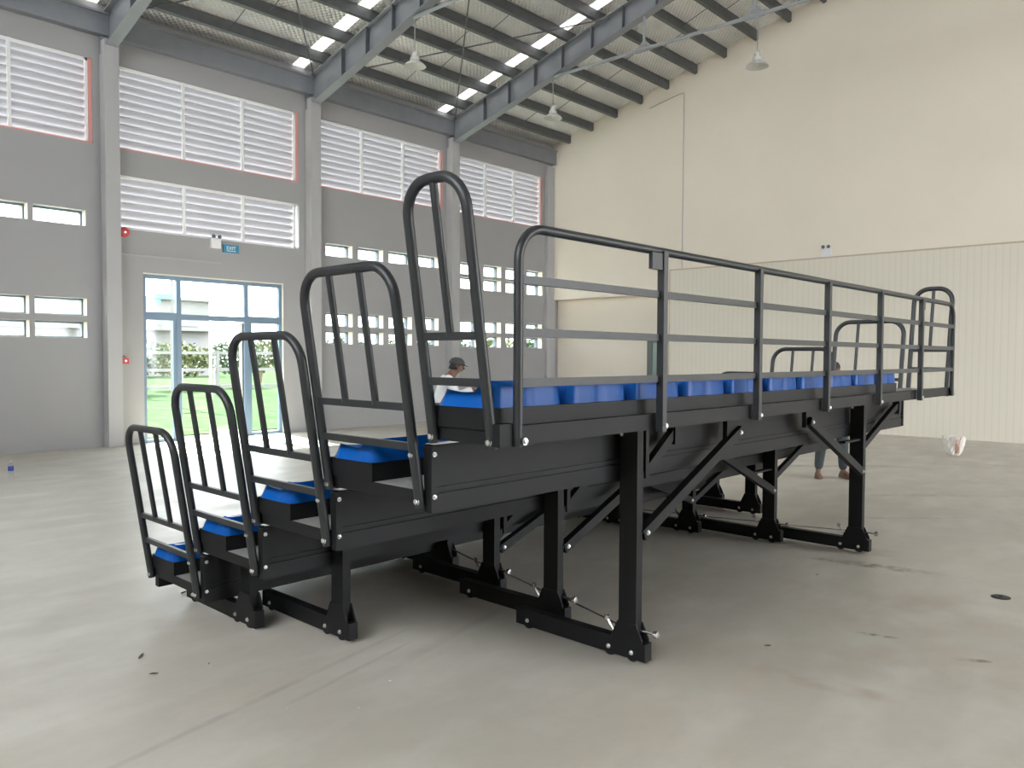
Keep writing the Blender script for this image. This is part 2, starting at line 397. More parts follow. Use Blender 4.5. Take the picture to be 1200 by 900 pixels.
# pilasters
bayn = ['third bay', 'second bay', 'nearest visible bay', 'louvre bay over the door', 'last bay']
names = {-4.86: 'behind the camera', -.78: 'just outside the view', 3.30: 'between the near windows and the glazed door', 7.38: 'on the far side of the glazed door', 11.42: 'behind the tall narrow end rail'}
k = 1
for x in PX:
    bm = NB(); bx(bm, x-.12, x+.12, W-.22, W+.01, 0, 6.98); bev(bm, .012)
    tag(obj('trim_%d' % k, bm, m_trim), 'light grey wall pilaster ' + names[x], 'pilaster', kind='structure'); k += 1
boxo('trim_6', m_trim, None, 15.1, G+.05, W-.10, W+.01, 0, 6.98); tag(bpy.data.objects['trim_6'], 'shallow grey corner pilaster where the side wall meets the cream wall', 'pilaster', kind='structure')
bm = NB(); bx(bm, XB, G, W-.16, W+.01, 7.06, 7.40); bx(bm, XB, G, W-.20, W+.01, 7.40, 7.44)
tag(obj('trim_7', bm, m_steel), 'dark grey steel eaves beam along the top of the window wall', 'beam', kind='structure')
bm = NB(); bx(bm, XB, G, -W-.01, -W+.16, 7.06, 7.44)
tag(obj('trim_8', bm, m_steel), 'grey steel eaves beam above the added daylight openings', 'beam', kind='structure')

# rafters: I-section tapering to the ridge
def rafter(x, label):
    bm = NB()
    for sg in (1, -1):
        ys = [12.5, 9.2, 6, 3, 0]
        for a, b_ in zip(ys, ys[1:]):
            for (u0, u1, hw) in ((0, 1, .006), (0, 'b', .10), ('t', 1, .10)):
                v = []
                for y in (a, b_):
                    zb_, zt = zraf(y), zpur(y)
                    lo = zb_ if u0 == 0 else zt-.014; hi = zt if u1 == 1 else zb_+.014
                    v += [(x-hw, sg*y, lo), (x+hw, sg*y, lo), (x+hw, sg*y, hi), (x-hw, sg*y, hi)]
                v = [bm.verts.new(p) for p in v]
                for f in ((0, 1, 2, 3), (4, 5, 6, 7), (0, 1, 5, 4), (1, 2, 6, 5), (2, 3, 7, 6), (3, 0, 4, 7)): bm.faces.new([v[i] for i in f])
        y = 12.5
        bx(bm, x-.13, x+.13, sg*12.5-.02, sg*12.5+.02, 6.75, zpur(12.5))
    o = obj('roof_beam', bm, m_steel); tag(o, label, 'rafter', 'sloping steel rafters', 'structure')
    for sg in (1, -1):
        for i in range(15):
            y = 11.3 - .786*i
            bm = NB(); bx(bm, x-.095, x+.095, sg*y-.006, sg*y+.006, zraf(y)+.014, zpur(y)-.014)
            obj('web_stiffener', bm, m_steeld, o)
    return o
for x, lb in zip(PX, ('sloping grey steel rafter behind the camera', 'sloping grey steel rafter over the camera', 'grey steel rafter at the top left corner of the view, above the first pilaster',
                      'long grey steel rafter rising from the pilaster just past the glazed door', 'long grey steel rafter nearest the cream end wall, carrying the tie pipe')):
    rafter(x, lb)
ORD = 'first second third fourth fifth sixth seventh eighth ninth tenth eleventh twelfth thirteenth fourteenth fifteenth'.split()
# purlins: C-sections along the hall
for sg in (1, -1):
    for i in range(15):
        y = 11.91 - .786*i
        bm = NB()
        z = zpur(y); t = .004
        prism(bm, [(sg*(y-.035), z), (sg*(y+.035), z-.018), (sg*(y+.035), z-.013), (sg*(y-.029), z+.005), (sg*(y-.029), z+.195), (sg*(y+.035), z+.178), (sg*(y+.035), z+.184), (sg*(y-.035), z+.2)], 'X', XB, G+.02)
        bmesh.ops.triangulate(bm, faces=[f for f in bm.faces if len(f.verts) > 4])
        o = obj('roof_purlin', bm, m_galv)
        tag(o, 'galvanised purlin running the length of the hall, %s up from the %s eaves' % (ORD[i], 'window wall' if sg > 0 else 'open side'), 'purlin', 'galvanised roof purlins', 'structure')
# thin sag rods between purlins and cross-bracing rods between rafters
for bx0, bn in ((5.34, 'over the glazed door'), (9.4, 'before the last rafter'), (13.4, 'next to the cream wall'), (1.26, 'nearest the camera')):
    for i in range(14):
        y = 11.91-.786*i; y2 = y-.786; x = bx0 + (.25 if i % 2 else -.1)
        bm = NB(); tube(bm, [(x, y, zpur(y)+.06), (x, y2, zpur(y2)+.14)], .008, 5)
        tag(obj('sag_rod', bm, m_rod), 'thin rod tying two purlins in the bay %s, %s up from the eaves' % (bn, ORD[i]), 'rod', 'thin sag rods between the purlins', 'structure')
def rod(p, q, label):
    bm = NB(); tube(bm, [p, q], .014, 6); tag(obj('bracing_rod', bm, m_rod), label, 'bracing rod', 'diagonal roof bracing rods', 'structure')
def zb(y): return zpur(y)-.08
rod((7.45, 12.3, 7.42), (11.35, 7.7, zb(7.7)), 'dark diagonal rod from the pilaster past the door up to the far rafter')
rod((11.35, 12.3, 7.42), (7.45, 7.7, zb(7.7)), 'dark diagonal rod crossing above the last hanging lamp bay')
rod((3.37, 12.3, 7.42), (7.31, 7.7, zb(7.7)), 'dark diagonal rod in the bay over the glazed door, rising away')
rod((7.31, 12.3, 7.42), (3.37, 7.7, zb(7.7)), 'dark diagonal rod in the bay over the glazed door, rising towards the first rafter')
# tie pipe with hangers below the last two rafters
for x, lb in ((11.42, 'horizontal grey tie pipe hung below the rafter nearest the cream wall'), (7.38, 'horizontal grey tie pipe below the second rafter')):
    t = empty('tie_pipe', (x, 9.2, 7.76)); tag(t, lb, 'tie pipe', kind='structure')
    bm = NB(); tube(bm, [(0, 0, 0), (0, -18.4, 0)], .035, 10); soft(obj('pipe', bm, m_pipe, t))
    for y in (6.9, 4.56, 2.2, 0, -2.2, -4.56, -6.9):
        bm = NB(); tube(bm, [(0, y-9.2, 0), (0, y-9.2, zraf(y)-7.76)], .03, 8)
        for s in (-1, 1): bm2 = bar(bm, (0, y-9.2, .16), (0, y-9.2+s*.16, .0), .012, .06)
        bx(bm, -.008, .008, y-9.2-.2, y-9.2+.2, -.05, .05)
        h = obj('hanger', bm, m_pipe, t)
# hanging high-bay lamps
def lamp(x, y, zs, label):
    t = empty('pendant_lamp', (x, y, zs)); tag(t, label, 'hanging lamp', 'white high-bay lamps under the roof')
    top = (zraf(y) if y > 9 else 7.72) - zs
    bm = NB(); tube(bm, [(0, 0, .16), (0, 0, top)], .011, 6); obj('rod', bm, m_pipe, t)
    bm = NB(); lathe(bm, [(.045, .13), (.055, .15), (.055, .19), (.03, .21), (.02, .23)], 16); bx(bm, -.01, .02, -.07, -.03, .15, .24); soft(obj('gear_housing', bm, m_wht, t))
    bm = NB(); lathe(bm, [(.075, .13), (.085, .10), (.085, .06), (.11, .04), (.17, .0), (.205, -.045), (.20, -.045), (.165, -.003), (.105, .033), (.075, .05)], 28, cap=False); soft(obj('shade', bm, m_wht, t))
    bm = NB(); lathe(bm, [(.0, -.01), (.03, -.005), (.045, .03), (.03, .06), (.0, .06)], 14, cap=False); soft(obj('bulb', bm, m_box, t))
lamp(11.42, 9.25, 6.90, 'white bell lamp on a rod by the far rafter, middle of the three')
lamp(11.42, 4.5, 6.88, 'white bell lamp hanging from the tie pipe against the cream wall')
lamp(7.38, 9.18, 6.92, 'white bell lamp under the second rafter, nearest the window wall louvres')

# ------------------------------------------------------------------ louvres
wn = 1
def louvre(x0, x1, z0, z1, label, n, mull, red):
    global wn
    t = empty('window_%d' % wn, ((x0+x1)/2, W, z0)); wn += 1; tag(t, label, 'louvre window', kind='structure')
    hw = (x1-x0)/2; H = z1-z0
    bm = NB()
    for a, b_, c, d in ((-hw, hw, 0, .04), (-hw, hw, H-.045, H), (-hw, -hw+.04, 0, H), (hw-.10, hw-.06, 0, H)): bx(bm, a, b_, .03, .09, c, d)
    obj('frame', bm, m_white, t)
    if red:
        bm = NB(); bx(bm, hw-.058, hw, .02, .215, 0, H); bx(bm, -hw, hw-.06, .004, .03, 0, .022); obj('reveal_lining', bm, m_red, t)
    wdt = (2*hw-.06)/mull
    for i in range(1, mull):
        x = -hw + wdt*i; bm = NB(); bx(bm, x-.022, x+.022, .02, .09, 0, H); obj('mullion', bm, m_white, t)
    bm = NB(); p = (H-.08)/n; lip = []
    for i in range(n):
        z = .05 + p*(i+.5)
        # blade slopes down towards the outside, with a small rolled lip inside
        bar(bm, (-hw+.03, .11, z), (hw-.08, .11, z), .004, p*1.15, up=(0, -.55, .83))
        lip.append(z+p*.52)
    obj('louvre_blades', bm, m_blade, t)
    bm = NB()
    for z in lip: bx(bm, -hw+.03, hw-.08, .062, .070, z-.022, z)
    obj('blade_lips', bm, m_lip, t)
lbn = ['far behind the camera', 'behind the camera', 'in the nearest visible bay, cut by the left picture edge', 'above the glazed door, upper of the two', 'in the bay past the door', 'next to the cream end wall']
for (a, b_), lb in zip(LOUV, lbn): louvre(a, b_, 5.22, 6.66, 'white three-panel louvre window with a red reveal ' + lb, 10, 3, True)
louvre(*LOWL[:2], *LOWL[2:], 'shorter white louvre window directly above the exit sign', 6, 3, False)
# ------------------------------------------------------------------ small windows
first = None
rown3 = ['top row', 'middle row', 'bottom row']; rown4 = ['top row', 'second row', 'third row', 'bottom row']
ordn = ['first', 'second', 'third', 'fourth']
for (x0, x1, z0, z1, bay, ci, ri, nr) in SMALL:
    t = empty('window_%d' % wn, ((x0+x1)/2, W, z0)); wn += 1; hw = (x1-x0)/2; H = z1-z0
    rn = (rown4 if 'corner' in bay else rown3)[ri]
    frm = 'door side' if 'beyond' in bay else ('pilaster by the door' if 'near side' in bay else 'pilaster side')
    tag(t, 'small slit window, %s, %s from the %s, in the %s' % (rn, ordn[ci], frm, bay), 'window', 'small slit windows in the grey wall', 'structure')
    bm = NB()
    for a, b_, c, d in ((-hw, hw, 0, .028), (-hw, hw, H-.028, H), (-hw, -hw+.03, .028, H-.028), (hw-.03, hw, .028, H-.028)): bx(bm, a, b_, .165, .27, c, d)
    obj('frame', bm, m_dark, t)
    bm = NB(); bx(bm, -hw+.03, hw-.03, .18, .184, .028, H-.028); obj('pane', bm, m_glass, t)
    bm = NB(); bx(bm, hw-.004, hw, .0, .165, 0, H); bx(bm, -hw, hw, .0, .165, 0, .004); obj('reveal', bm, m_jamb, t)
# ------------------------------------------------------------------ glazed door
t = empty('door_1', (DOOR[0], W, 0)); tag(t, 'tall glazed aluminium entrance with transom lights and an open leaf', 'door', kind='structure')
DW = DOOR[1]-DOOR[0]; DH = 3.09
bm = NB(); y0, y1 = .06, .14
for a, b_, c, d in ((0, DW, 3.0, DH-.02), (0, .07, 0, 3.0), (DW-.07, DW, 0, 3.0), (.63, .72, 0, 3.0), (2.0, 2.09, 0, 3.0), (.07, .63, 0, .06), (2.09, DW-.07, 0, .06)):
    bx(bm, a, b_, y0, y1, c, d)
bx(bm, .57, .63, y0+.01, y1-.01, .06, 2.27); bx(bm, 2.09, 2.16, y0+.01, y1-.01, .06, 2.27)
bx(bm, .07, .63, y0+.004, y1-.004, 2.25, 2.39); bx(bm, .72, 2.0, y0+.004, y1-.004, 2.27, 2.37); bx(bm, 2.09, DW-.07, y0+.004, y1-.004, 2.25, 2.39)
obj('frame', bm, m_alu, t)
for nm, a, b_, c, d in (('transom_pane', .07, .63, 2.37, 3.0), ('transom_pane', .72, 2.0, 2.37, 3.0), ('transom_pane', 2.09, DW-.07, 2.37, 3.0), ('side_pane', .07, .57, .06, 2.27), ('side_pane', 2.16, DW-.07, .06, 2.27)):
    bm = NB(); bx(bm, a, b_, .098, .102, c, d); obj(nm, bm, m_glass, t)
bm = NB(); bx(bm, DW-.004, DW, 0, .06, 0, DH); bx(bm, 0, DW, 0, .06, DH-.02, DH); obj('reveal', bm, m_jamb, t)
for hx, ang, nm in ((2.0, .68, 'open_leaf'), (.72, 1.13, 'open_leaf')):
    lf = bpy.data.objects.new(nm, None); C.objects.link(lf); lf.parent = t; lf.location = (hx, .14, 0)
    sgn = -1 if hx > 1 else 1
    lf.rotation_euler = (0, 0, (PI-ang) if sgn < 0 else ang)
    bm = NB()
    for a, b_, c, d in ((0, .64, 2.18, 2.25), (0, .64, .02, .12), (0, .06, .12, 2.18), (.58, .64, .12, 2.18)): bx(bm, a, b_, 0, .04, c, d)
    obj('leaf_frame', bm, m_alul, lf)
    bm = NB(); bx(bm, .06, .58, .018, .022, .12, 2.18); obj('leaf_pane', bm, m_glass, lf)
    bm = NB(); tube(bm, [(.55, -.04, .95), (.55, -.04, 1.35)], .012, 6); obj('pull_handle', bm, m_chrome, lf)
# ledge line, exit sign, alarm items
bm = NB(); bx(bm, 3.44, 5.35, W-.018, W+.002, 3.375, 3.40); tag(obj('trim_9', bm, m_trim), 'thin horizontal conduit strip above the glazed door', 'trim', kind='structure')
def lettering(cu, t, loc):
    tmp = bpy.data.objects.new('tmp', cu); me = bpy.data.meshes.new_from_object(tmp); bpy.data.objects.remove(tmp)
    me.materials.clear(); me.materials.append(m_signt)
    tx = bpy.data.objects.new('lettering', me); C.objects.link(tx); tx.parent = t; tx.location = loc; tx.rotation_euler = (PI/2, 0, 0)
t = empty('exit_sign', (5.56, W, 3.68)); tag(t, 'small teal blue exit sign below the lower louvre', 'sign')
boxo('panel', m_sign, t, -.16, .16, -.035, 0, -.075, .075, .004)
cu = bpy.data.curves.new('exit_lettering', 'FONT'); cu.body = 'EXIT'; cu.size = .095; cu.align_x = 'CENTER'; cu.extrude = .001
lettering(cu, t, (0, -.037, -.02))
boxo('underline', m_signt, t, -.10, .10, -.037, -.034, -.05, -.04)
def emerg(name, loc, rz, label, s=1):
    t = empty(name, loc, rz); tag(t, label, 'emergency light')
    boxo('body', m_box, t, -.10*s, .10*s, -.06, 0, -.10*s, .08*s, .006)
    for sx in (-.06, .06):
        bm = NB(); lathe(bm, [(.012, 0), (.028, -.02), (.04, -.055), (.036, -.06), (.0, -.05)], 14, (sx*s, -.03, .12*s), 'Y'); soft(obj('lamp_head', bm, m_dark, t))
emerg('emergency_light', (5.24, W, 3.76), 0, 'white twin-head emergency light box beside the exit sign')
emerg('emergency_light', (G, 4.70, 3.92), -PI/2, 'white twin-head emergency light box on top of the ribbed cladding of the cream wall')
t = empty('alarm_bell', (3.56, W, 3.77)); tag(t, 'round red fire alarm bell under the corner of the lower louvre', 'alarm bell')
bm = NB(); lathe(bm, [(.085, 0), (.085, -.025), (.07, -.045), (.02, -.05), (.0, -.05)], 24, (0, 0, 0), 'Y'); soft(obj('gong', bm, m_redp, t))
bm = NB(); lathe(bm, [(.02, -.05), (.02, -.06), (0, -.062)], 12, (0, 0, 0), 'Y'); obj('centre_nut', bm, m_bolt, t)
t = empty('alarm_call_point', (3.545, W, 1.50)); tag(t, 'small red square fire alarm call point beside the glazed door', 'call point')
boxo('case', m_redp, t, -.05, .05, -.045, 0, -.05, .05, .005); bm = NB(); lathe(bm, [(.022, -.045), (.022, -.05), (0, -.05)], 14, (0, 0, 0), 'Y'); obj('push_disc', bm, m_box, t)

# ------------------------------------------------------------------ far wall fittings
bm = NB(); bx(bm, G-.06, G+.01, -W+.01, 8.61, 0, 3.79)
tag(obj('trim_10', bm, m_clad), 'ribbed beige cladding panels along the foot of the cream wall', 'cladding', kind='structure')
bm = NB(); bx(bm, G-.075, G+.01, -W+.01, 8.63, 3.79, 3.82); bx(bm, G-.075, G+.01, 8.61, 8.635, 0, 3.79)
tag(obj('trim_11', bm, mat('capping_tan', (.55, .46, .36), .6)), 'thin tan capping strip edging the ribbed cladding', 'trim', kind='structure')
bm = NB(); tube(bm, [(G-.02, 8.30, 3.84), (G-.02, 8.30, 8.18), (G-.02, 8.45, 8.17), (G-.02, 9.3, 8.0)], .009, 8)
tag(obj('trim_12', bm, m_pipe), 'thin grey conduit rising up the cream gable wall', 'conduit', kind='structure')
t = empty('door_2', (G+.3, 9.05, 0)); tag(t, 'narrow dark framed glass door in the recess of the cream wall', 'door', kind='structure')
bm = NB()
for a, b_, c, d in ((-.42, .42, 1.98, 2.10), (-.42, -.27, 0, 1.98), (.27, .42, 0, 1.98), (-.03, .03, 0, 1.98)): bx(bm, -.06, 0, a, b_, c, d)
obj('frame', bm, mat('door_frame_grey', (.16, .18, .18), .5), t)
for a, b_ in ((-.27, -.03), (.03, .27)):
    bm = NB(); bx(bm, -.03, -.025, a, b_, 0, 1.98); obj('pane', bm, mat('door_glass_green', (.32, .42, .38), .15), t)

# ------------------------------------------------------------------ the telescopic stand
DEL = .015
S = empty('telescopic_grandstand', (0, 0, 0), -DEL)
tag(S, 'black steel five-row telescopic grandstand with blue plastic seats on the concrete floor', 'grandstand')
SP = .9676; XE = 6*SP; XC = 3*SP; BX0 = -.07; BX1 = 4.47
YK = {1: 2.474, 2: 1.801, 3: 1.128, 4: .455, 5: .012}
ZK = {1: .190, 2: .460, 3: .730, 4: 1.0, 5: 1.275}
X0 = -.06; X1 = XE+.06
def bolt(parent, p, axis, r=.013, name='bolt'):
    bm = NB(); s = {'X': -1, 'Y': -1}[axis]
    lathe(bm, [(r*1.15, 0), (r*1.15, s*.003), (r*.75, s*.003), (r*.75, s*.010), (0, s*.012)], 10, p, axis); return obj(name, bm, m_bolt, parent)
def seat_mesh():
    wd, dp = .385, .31; nx, ny = 16, 14; bm = NB(); g = []
    for j in range(ny+1):
        v = j/ny; row = []
        # side profile: rounded front roll, gentle dip, then up to the back lip (v = 0 front, 1 back)
        if v < .12: base = .035+.032*math.sin(v/.12*PI/2)
        elif v < .60: base = .067-.012*math.sin((v-.12)/.48*PI/2)
        elif v < .84: base = .055+.052*(.5-.5*math.cos((v-.60)/.24*PI))
        else: base = .107-.003*(v-.84)/.16
        for i in range(nx+1):
            u = i/nx*2-1
            edge = abs(u)**4
            inner = base - (1-edge)*(.030 if .1 < v < .85 else .012)*(1 if v < .85 else max(0, (1-v)/.15))
            # plan outline with rounded corners
            y = dp/2 - v*dp
            k = 1 - .10*max(0, (abs(u)-.8)/.2)**2*(1 if (v < .1 or v > .9) else 0)
            row.append(bm.verts.new((u*wd/2*(1-.06*(v < .08)), y*k, inner)))
        g.append(row)
    for j in range(ny):
        for i in range(nx): bm.faces.new((g[j][i], g[j][i+1], g[j+1][i+1], g[j+1][i]))
    # skirt down to the bench with a fluted back
    per = [g[0][i] for i in range(nx+1)] + [g[j][nx] for j in range(1, ny+1)] + [g[ny][i] for i in range(nx-1, -1, -1)] + [g[j][0] for j in range(ny-1, 0, -1)]
    lows = []
    for vt in per:
        x, y, z = vt.co; yy = y
        if y < -dp/2+.02: yy = y + .010*math.exp(-(x/.018)**2)
        fl = 1+.14*(1-max(0, min(1, (-y/dp*2-.5)/.5))*.6)
        lows.append((bm.verts.new((x*(1+(fl-1)*.6), yy*1.02, z*.45)), bm.verts.new((x*fl, yy*1.03, 0))))
    n = len(per)
    for i in range(n):
        j = (i+1) % n
        bm.faces.new((per[i], per[j], lows[j][0], lows[i][0])); bm.faces.new((lows[i][0], lows[j][0], lows[j][1], lows[i][1]))
    bmesh.ops.recalc_face_normals(bm, faces=bm.faces)
    me = bpy.data.meshes.new('seat'); bm.to_mesh(me); bm.free(); me.materials.append(m_blue)
    for p in me.polygons: p.use_smooth = True
    try: me.set_sharp_from_angle(angle=1.0)
    except Exception: pass
    return me
SEAT = seat_mesh()
for k in range(1, 6):
    y, z = YK[k], ZK[k]
    dep = .66 if k < 5 else .41
    yb = y+.345 if k < 5 else .05       # back of the seat bench
    yf = y+.665 if k < 5 else .40
    pf = empty('row_platform'); pf.parent = S
    bm = NB()
    # deck frame: rear and front channels, end channels, cross joists
    zt = z+.045; z0 = z-.010
    bx(bm, X0, X1, y-.0, y+.035, z0, zt+.012 if k == 5 else zt); bx(bm, X0, X1, y+dep-.03, y+dep+.01, z0, zt)
    for x in (X0, X1-.03): bx(bm, x, x+.03, y, y+dep, z0, zt)
    for i in range(1, 7): bx(bm, X0+i*.85, X0+i*.85+.04, y+.03, y+dep-.03, z0, zt-.006)
    bev(bm, .003, 1)
    obj('deck_frame', bm, m_black, pf)
    boxo('tread_plate', m_tread, pf, X0+.004, X1-.004, y+.036, y+dep-.031, zt-.006, zt+.002)
    if k == 5:
        boxo('deck_ledge', m_black, pf, X0, X1, y-.004, y+.05, zt+.012, zt+.018)
    boxo('seat_bench', m_black, pf, BX0, BX1, yb, yf+(0 if k == 5 else .0), zt+.002, z+.13, .004)
    if k < 5:
        # tall riser panel behind the walkway, with two grooves
        bm = NB(); bx(bm, X0+.02, X1-.02, y-.022, y, z-.045, z+.235); bx(bm, X0+.02, X1-.02, y-.032, y-.022, z-.045, z+.035); bx(bm, X0+.02, X1-.02, y-.030, y-.022, z+.045, z+.062)
        bx(bm, X0+.02, X1-.02, y-.022, y+.03, z+.231, z+.237)
        obj('riser_panel', bm, m_black, pf)
        for xx in (X0-.0, X1-.03):
            bm = NB(); prism(bm, [(y-.04, z-.04), (y+.002, z-.04), (y+.012, z+.23), (y-.04, z+.23)], 'X', xx, xx+.03); obj('riser_bracket', bm, m_black, pf)
        for zz in (z+.025, z+.20): bolt(pf, (X0+.015, y-.04, zz), 'Y', .009)
        boxo('riser_cap', m_cap2, pf, X0+.03, X1-.03, y-.018, y+.03, z+.2372, z+.240)
    else:
        boxo('end_bracket', m_black, pf, X0-.03, X0+.05, -.0, .052, z0, zt+.03, .003)
        bolt(pf, (BX0, yb+.03, z+.10), 'X', .010)
    # seats
    base = None
    for i in range(10):
        o = bpy.data.objects.new('seat', SEAT); C.objects.link(o); o.parent = S
        o.location = (BX0+.235-.02+i*.4625, (yb+yf)/2+(.0), z+.13)
    # end rails: hoops leaning outwards
    for far in (0, 1):
        sg = 1 if far else -1; xb = (X1 if far else X0)+sg*.012
        if k == 5: ya, yb2 = .055, .385
        else: ya, yb2 = y+.016, y+.668
        def P(yy, h): return (xb + sg*max(0, h)*.155, yy, z+h)
        H = .965 if k < 5 else .985
        hoop = empty('side_rail'); hoop.parent = S
        bm = NB(); tube(bm, rounded([P(ya, -.02), P(ya, H), P(yb2, H), P(yb2, -.02)], .14 if k < 5 else .13, 8), .0215, 12)
        soft(obj('hoop', bm, m_blackm, hoop), .8)
        h1, h2 = (.232, .395) if k < 5 else (.228, .402)
        for h in (h1, h2):
            bm = NB(); bar(bm, P(ya, h), P(yb2, h), .022, .031); obj('crossbar', bm, m_blackm, hoop)
        n = 2 if k < 5 else 1
        for i in range(n):
            yy = ya + (yb2-ya)*(i+1)/(n+1)
            bm = NB(); tube(bm, [P(yy, h2), P(yy, H)], .0158, 8); soft(obj('upright', bm, m_blackm, hoop), .8)
        for yy in (ya, yb2): bolt(hoop, (xb-.019, yy, z+.005), 'X', .014)
        if k < 5: bolt(hoop, (P(ya, .2)[0]-.019, ya, z+.2), 'X', .011)
# back guard rail of the top row
gr = empty('back_rail'); gr.parent = S
ZT = 2.087; zf = 1.262
bm = NB(); tube(bm, rounded([(0, -.007, zf), (0, -.007, ZT), (XE, -.007, ZT), (XE, -.007, zf)], .13, 8), .019, 10)
soft(obj('top_hoop', bm, m_blackm, gr), .8)
for z in (1.890, 1.692, 1.502):
    bm = NB(); bar(bm, (0, -.007, z), (XE, -.007, z), .022, .032); obj('horizontal_bar', bm, m_blackm, gr)
for i in range(1, 6):
    bm = NB(); bar(bm, (i*SP, -.018, zf-.005), (i*SP, -.018, ZT), .036, .034, up=(1, 0, 0)); obj('post', bm, m_blackm, gr)
for i in range(7): bolt(gr, (i*SP+.012, -.033, 1.283), 'Y', .013)
for x0, x1 in ((SP-.105, SP-.01), (5*SP+.01, 5*SP+.06)): boxo('lock_plate', m_blackm, gr, x0, x1, -.03, -.01, 2.0, 2.075)

# support frames: base beam on wheels, flared foot, column
def frame(x, yr, top, L_, sg, clamp=True, front_w=True):
    fr = empty('support_frame', (x, yr, 0)); fr.parent = S
    bm = NB(); bx(bm, -.03, .03, -.085, L_, .018, .112); bev(bm, .004); obj('base_beam', bm, m_black, fr)
    bm = NB(); bx(bm, -.027, .027, -.025, .085, .11, top); bev(bm, .004, 1); obj('column', bm, m_black, fr)
    bm = NB(); prism(bm, [(-.068, .112), (.128, .112), (.128, .12), (.088, .205), (-.028, .205), (-.068, .125)], 'X', -.034, -.026)
    prism(bm, [(-.068, .112), (.128, .112), (.128, .12), (.088, .205), (-.028, .205), (-.068, .125)], 'X', .026, .034)
    obj('foot_gusset', bm, m_black, fr)
    ys = [0, .147] + ([L_-.09] if front_w else [])
    for yy in ys:
        bm = NB(); lathe(bm, [(.0, -.014), (.034, -.014), (.037, -.008), (.037, .008), (.034, .014), (.0, .014)], 18, (-.012, yy, .037), 'X', cap=False)
        wv = soft(obj('wheel', bm, m_rub, fr), .7)
        bolt(fr, (-.03, yy, .05), 'X', .011)
    for zz in (top-.03, top-.065):
        if top > .5: bolt(fr, (-.027-.02, .06, zz-.0), 'X', .009)
    if clamp:
        cl = empty('toggle_clamp', (0, -.06, .14)); cl.parent = fr
        bm = NB(); lathe(bm, [(.0, 0), (.018, 0), (.02, -.01), (.018, -.022), (0, -.024)], 12, (.0, -.06, .03), 'Y'); tube(bm, [(0, .02, .03), (0, -.06, .03)], .006, 6); soft(obj('clamp_knob', bm, m_chrome, cl))
        bm = NB(); tube(bm, [(-.02, .17, -.01), (-.025, .20, .03), (-.02, .225, .06)], .007, 6); lathe(bm, [(0, 0), (.013, .0), (.015, .02), (0, .03)], 10, (-.02, .225, .05), 'Z'); soft(obj('clamp_lever', bm, m_chrome, cl))
    return fr
YE = .33
for far in (0, 1):
    def xx(w_): return XC + (w_ if far else -w_)
    frame(xx(1.625), YE, ZK[5]-.015, .825, 1)
    frame(xx(1.455), YE+.675, ZK[4]-.04, .825, 1)
    frame(xx(1.285), YE+.675*2+.02, ZK[3]-.04, .825, 1)
    frame(xx(1.115), YE+.675*3, ZK[2]-.04, .60, 1, clamp=False)
    frame(xx(2.50), YE+1.365, ZK[3]-.04, .85, 1, clamp=False)
    frame(xx(2.755), YE+1.93, ZK[2]-.04, .80, 1, clamp=False)
# low kick board running along under the front edge of the first row
boxo('kick_board', m_black, S, X0+.03, X1-.03, YK[1]+.665, YK[1]+.715, .095, ZK[1]-.005, .004)
# thin locking rods between successive feet
for far in (0, 1):
    for a, b_, y in ((1.625, 1.455, YE), (1.455, 1.285, YE+.675), (1.285, 1.115, YE+1.35)):
        sx = 1 if far else -1
        bm = NB(); tube(bm, [(XC+sx*a, y+.08, .165), (XC+sx*(b_), y+.62, .165)], .005, 6); obj('locking_rod', bm, m_chrome, S)
# diagonal L-section braces and their hanging brackets
def lbar(p, q, name='brace'):
    bm = NB(); p = Vector(p); q = Vector(q)
    bar(bm, p, q, .006, .055); d = (q-p).normalized(); n = Vector((0, 1, 0)).cross(d).normalized()
    bar(bm, p+n*.027+Vector((0, .02, 0)), q+n*.027+Vector((0, .02, 0)), .045, .005); bar(bm, p-n*.027+Vector((0, .02, 0)), q-n*.027+Vector((0, .02, 0)), .045, .005)
    o = obj(name, bm, m_black, S); bolt(o, tuple(p+d*.03+Vector((0, -.004, 0))), 'Y', .012); bolt(o, tuple(q-d*.03+Vector((0, -.004, 0))), 'Y', .012); return o
for (w_, yk, z0, z1, wo) in ((1.625, YE, .665, 1.15, .52), (1.455, YE+.675, .45, .885, .40), (1.285, YE+1.37, .30, .62, .35)):
    for far in (0, 1):
        sx = 1 if far else -1
        lbar((XC+sx*(w_-.03), yk-.035, z0), (XC+sx*wo, yk-.035, z1))
        xm = XC+sx*wo
        boxo('brace_bracket', m_black, S, xm-(.15 if not far else .03), xm+(.03 if not far else .15), yk-.01, yk+.02, z1-.05, z1+.11, .003)
# cantilever knee brackets near the column tops
for (w_, yk, zt) in ((1.625, YE, ZK[5]-.02), (1.455, YE+.675, ZK[4]-.04), (1.285, YE+1.37, ZK[3]-.04)):
    xe = XC-w_
    bm = NB(); bar(bm, (xe+.03, yk+.03, zt-.33), (xe+.42, yk+.03, zt-.06), .04, .05); bx(bm, xe+.38, xe+.43, yk+.0, yk+.06, zt-.14, zt); bx(bm, xe+.09, xe+.12, yk, yk+.06, zt-.3, zt)
    bx(bm, xe, xe+.42, yk+.05, yk+.06, zt-.05, zt)
    obj('knee_bracket', bm, m_black, S)
    xf = XC+w_
    bm = NB(); bar(bm, (xf+.02, yk+.03, zt-.42), (xf+.95, yk+.03, zt-.08), .04, .05); bx(bm, xf-.35, xf-.02, yk+.0, yk+.05, zt-.33, zt-.315)
    bx(bm, xf+.93, xf+.99, yk, yk+.06, zt-.16, zt)
    obj('knee_bracket', bm, m_black, S)

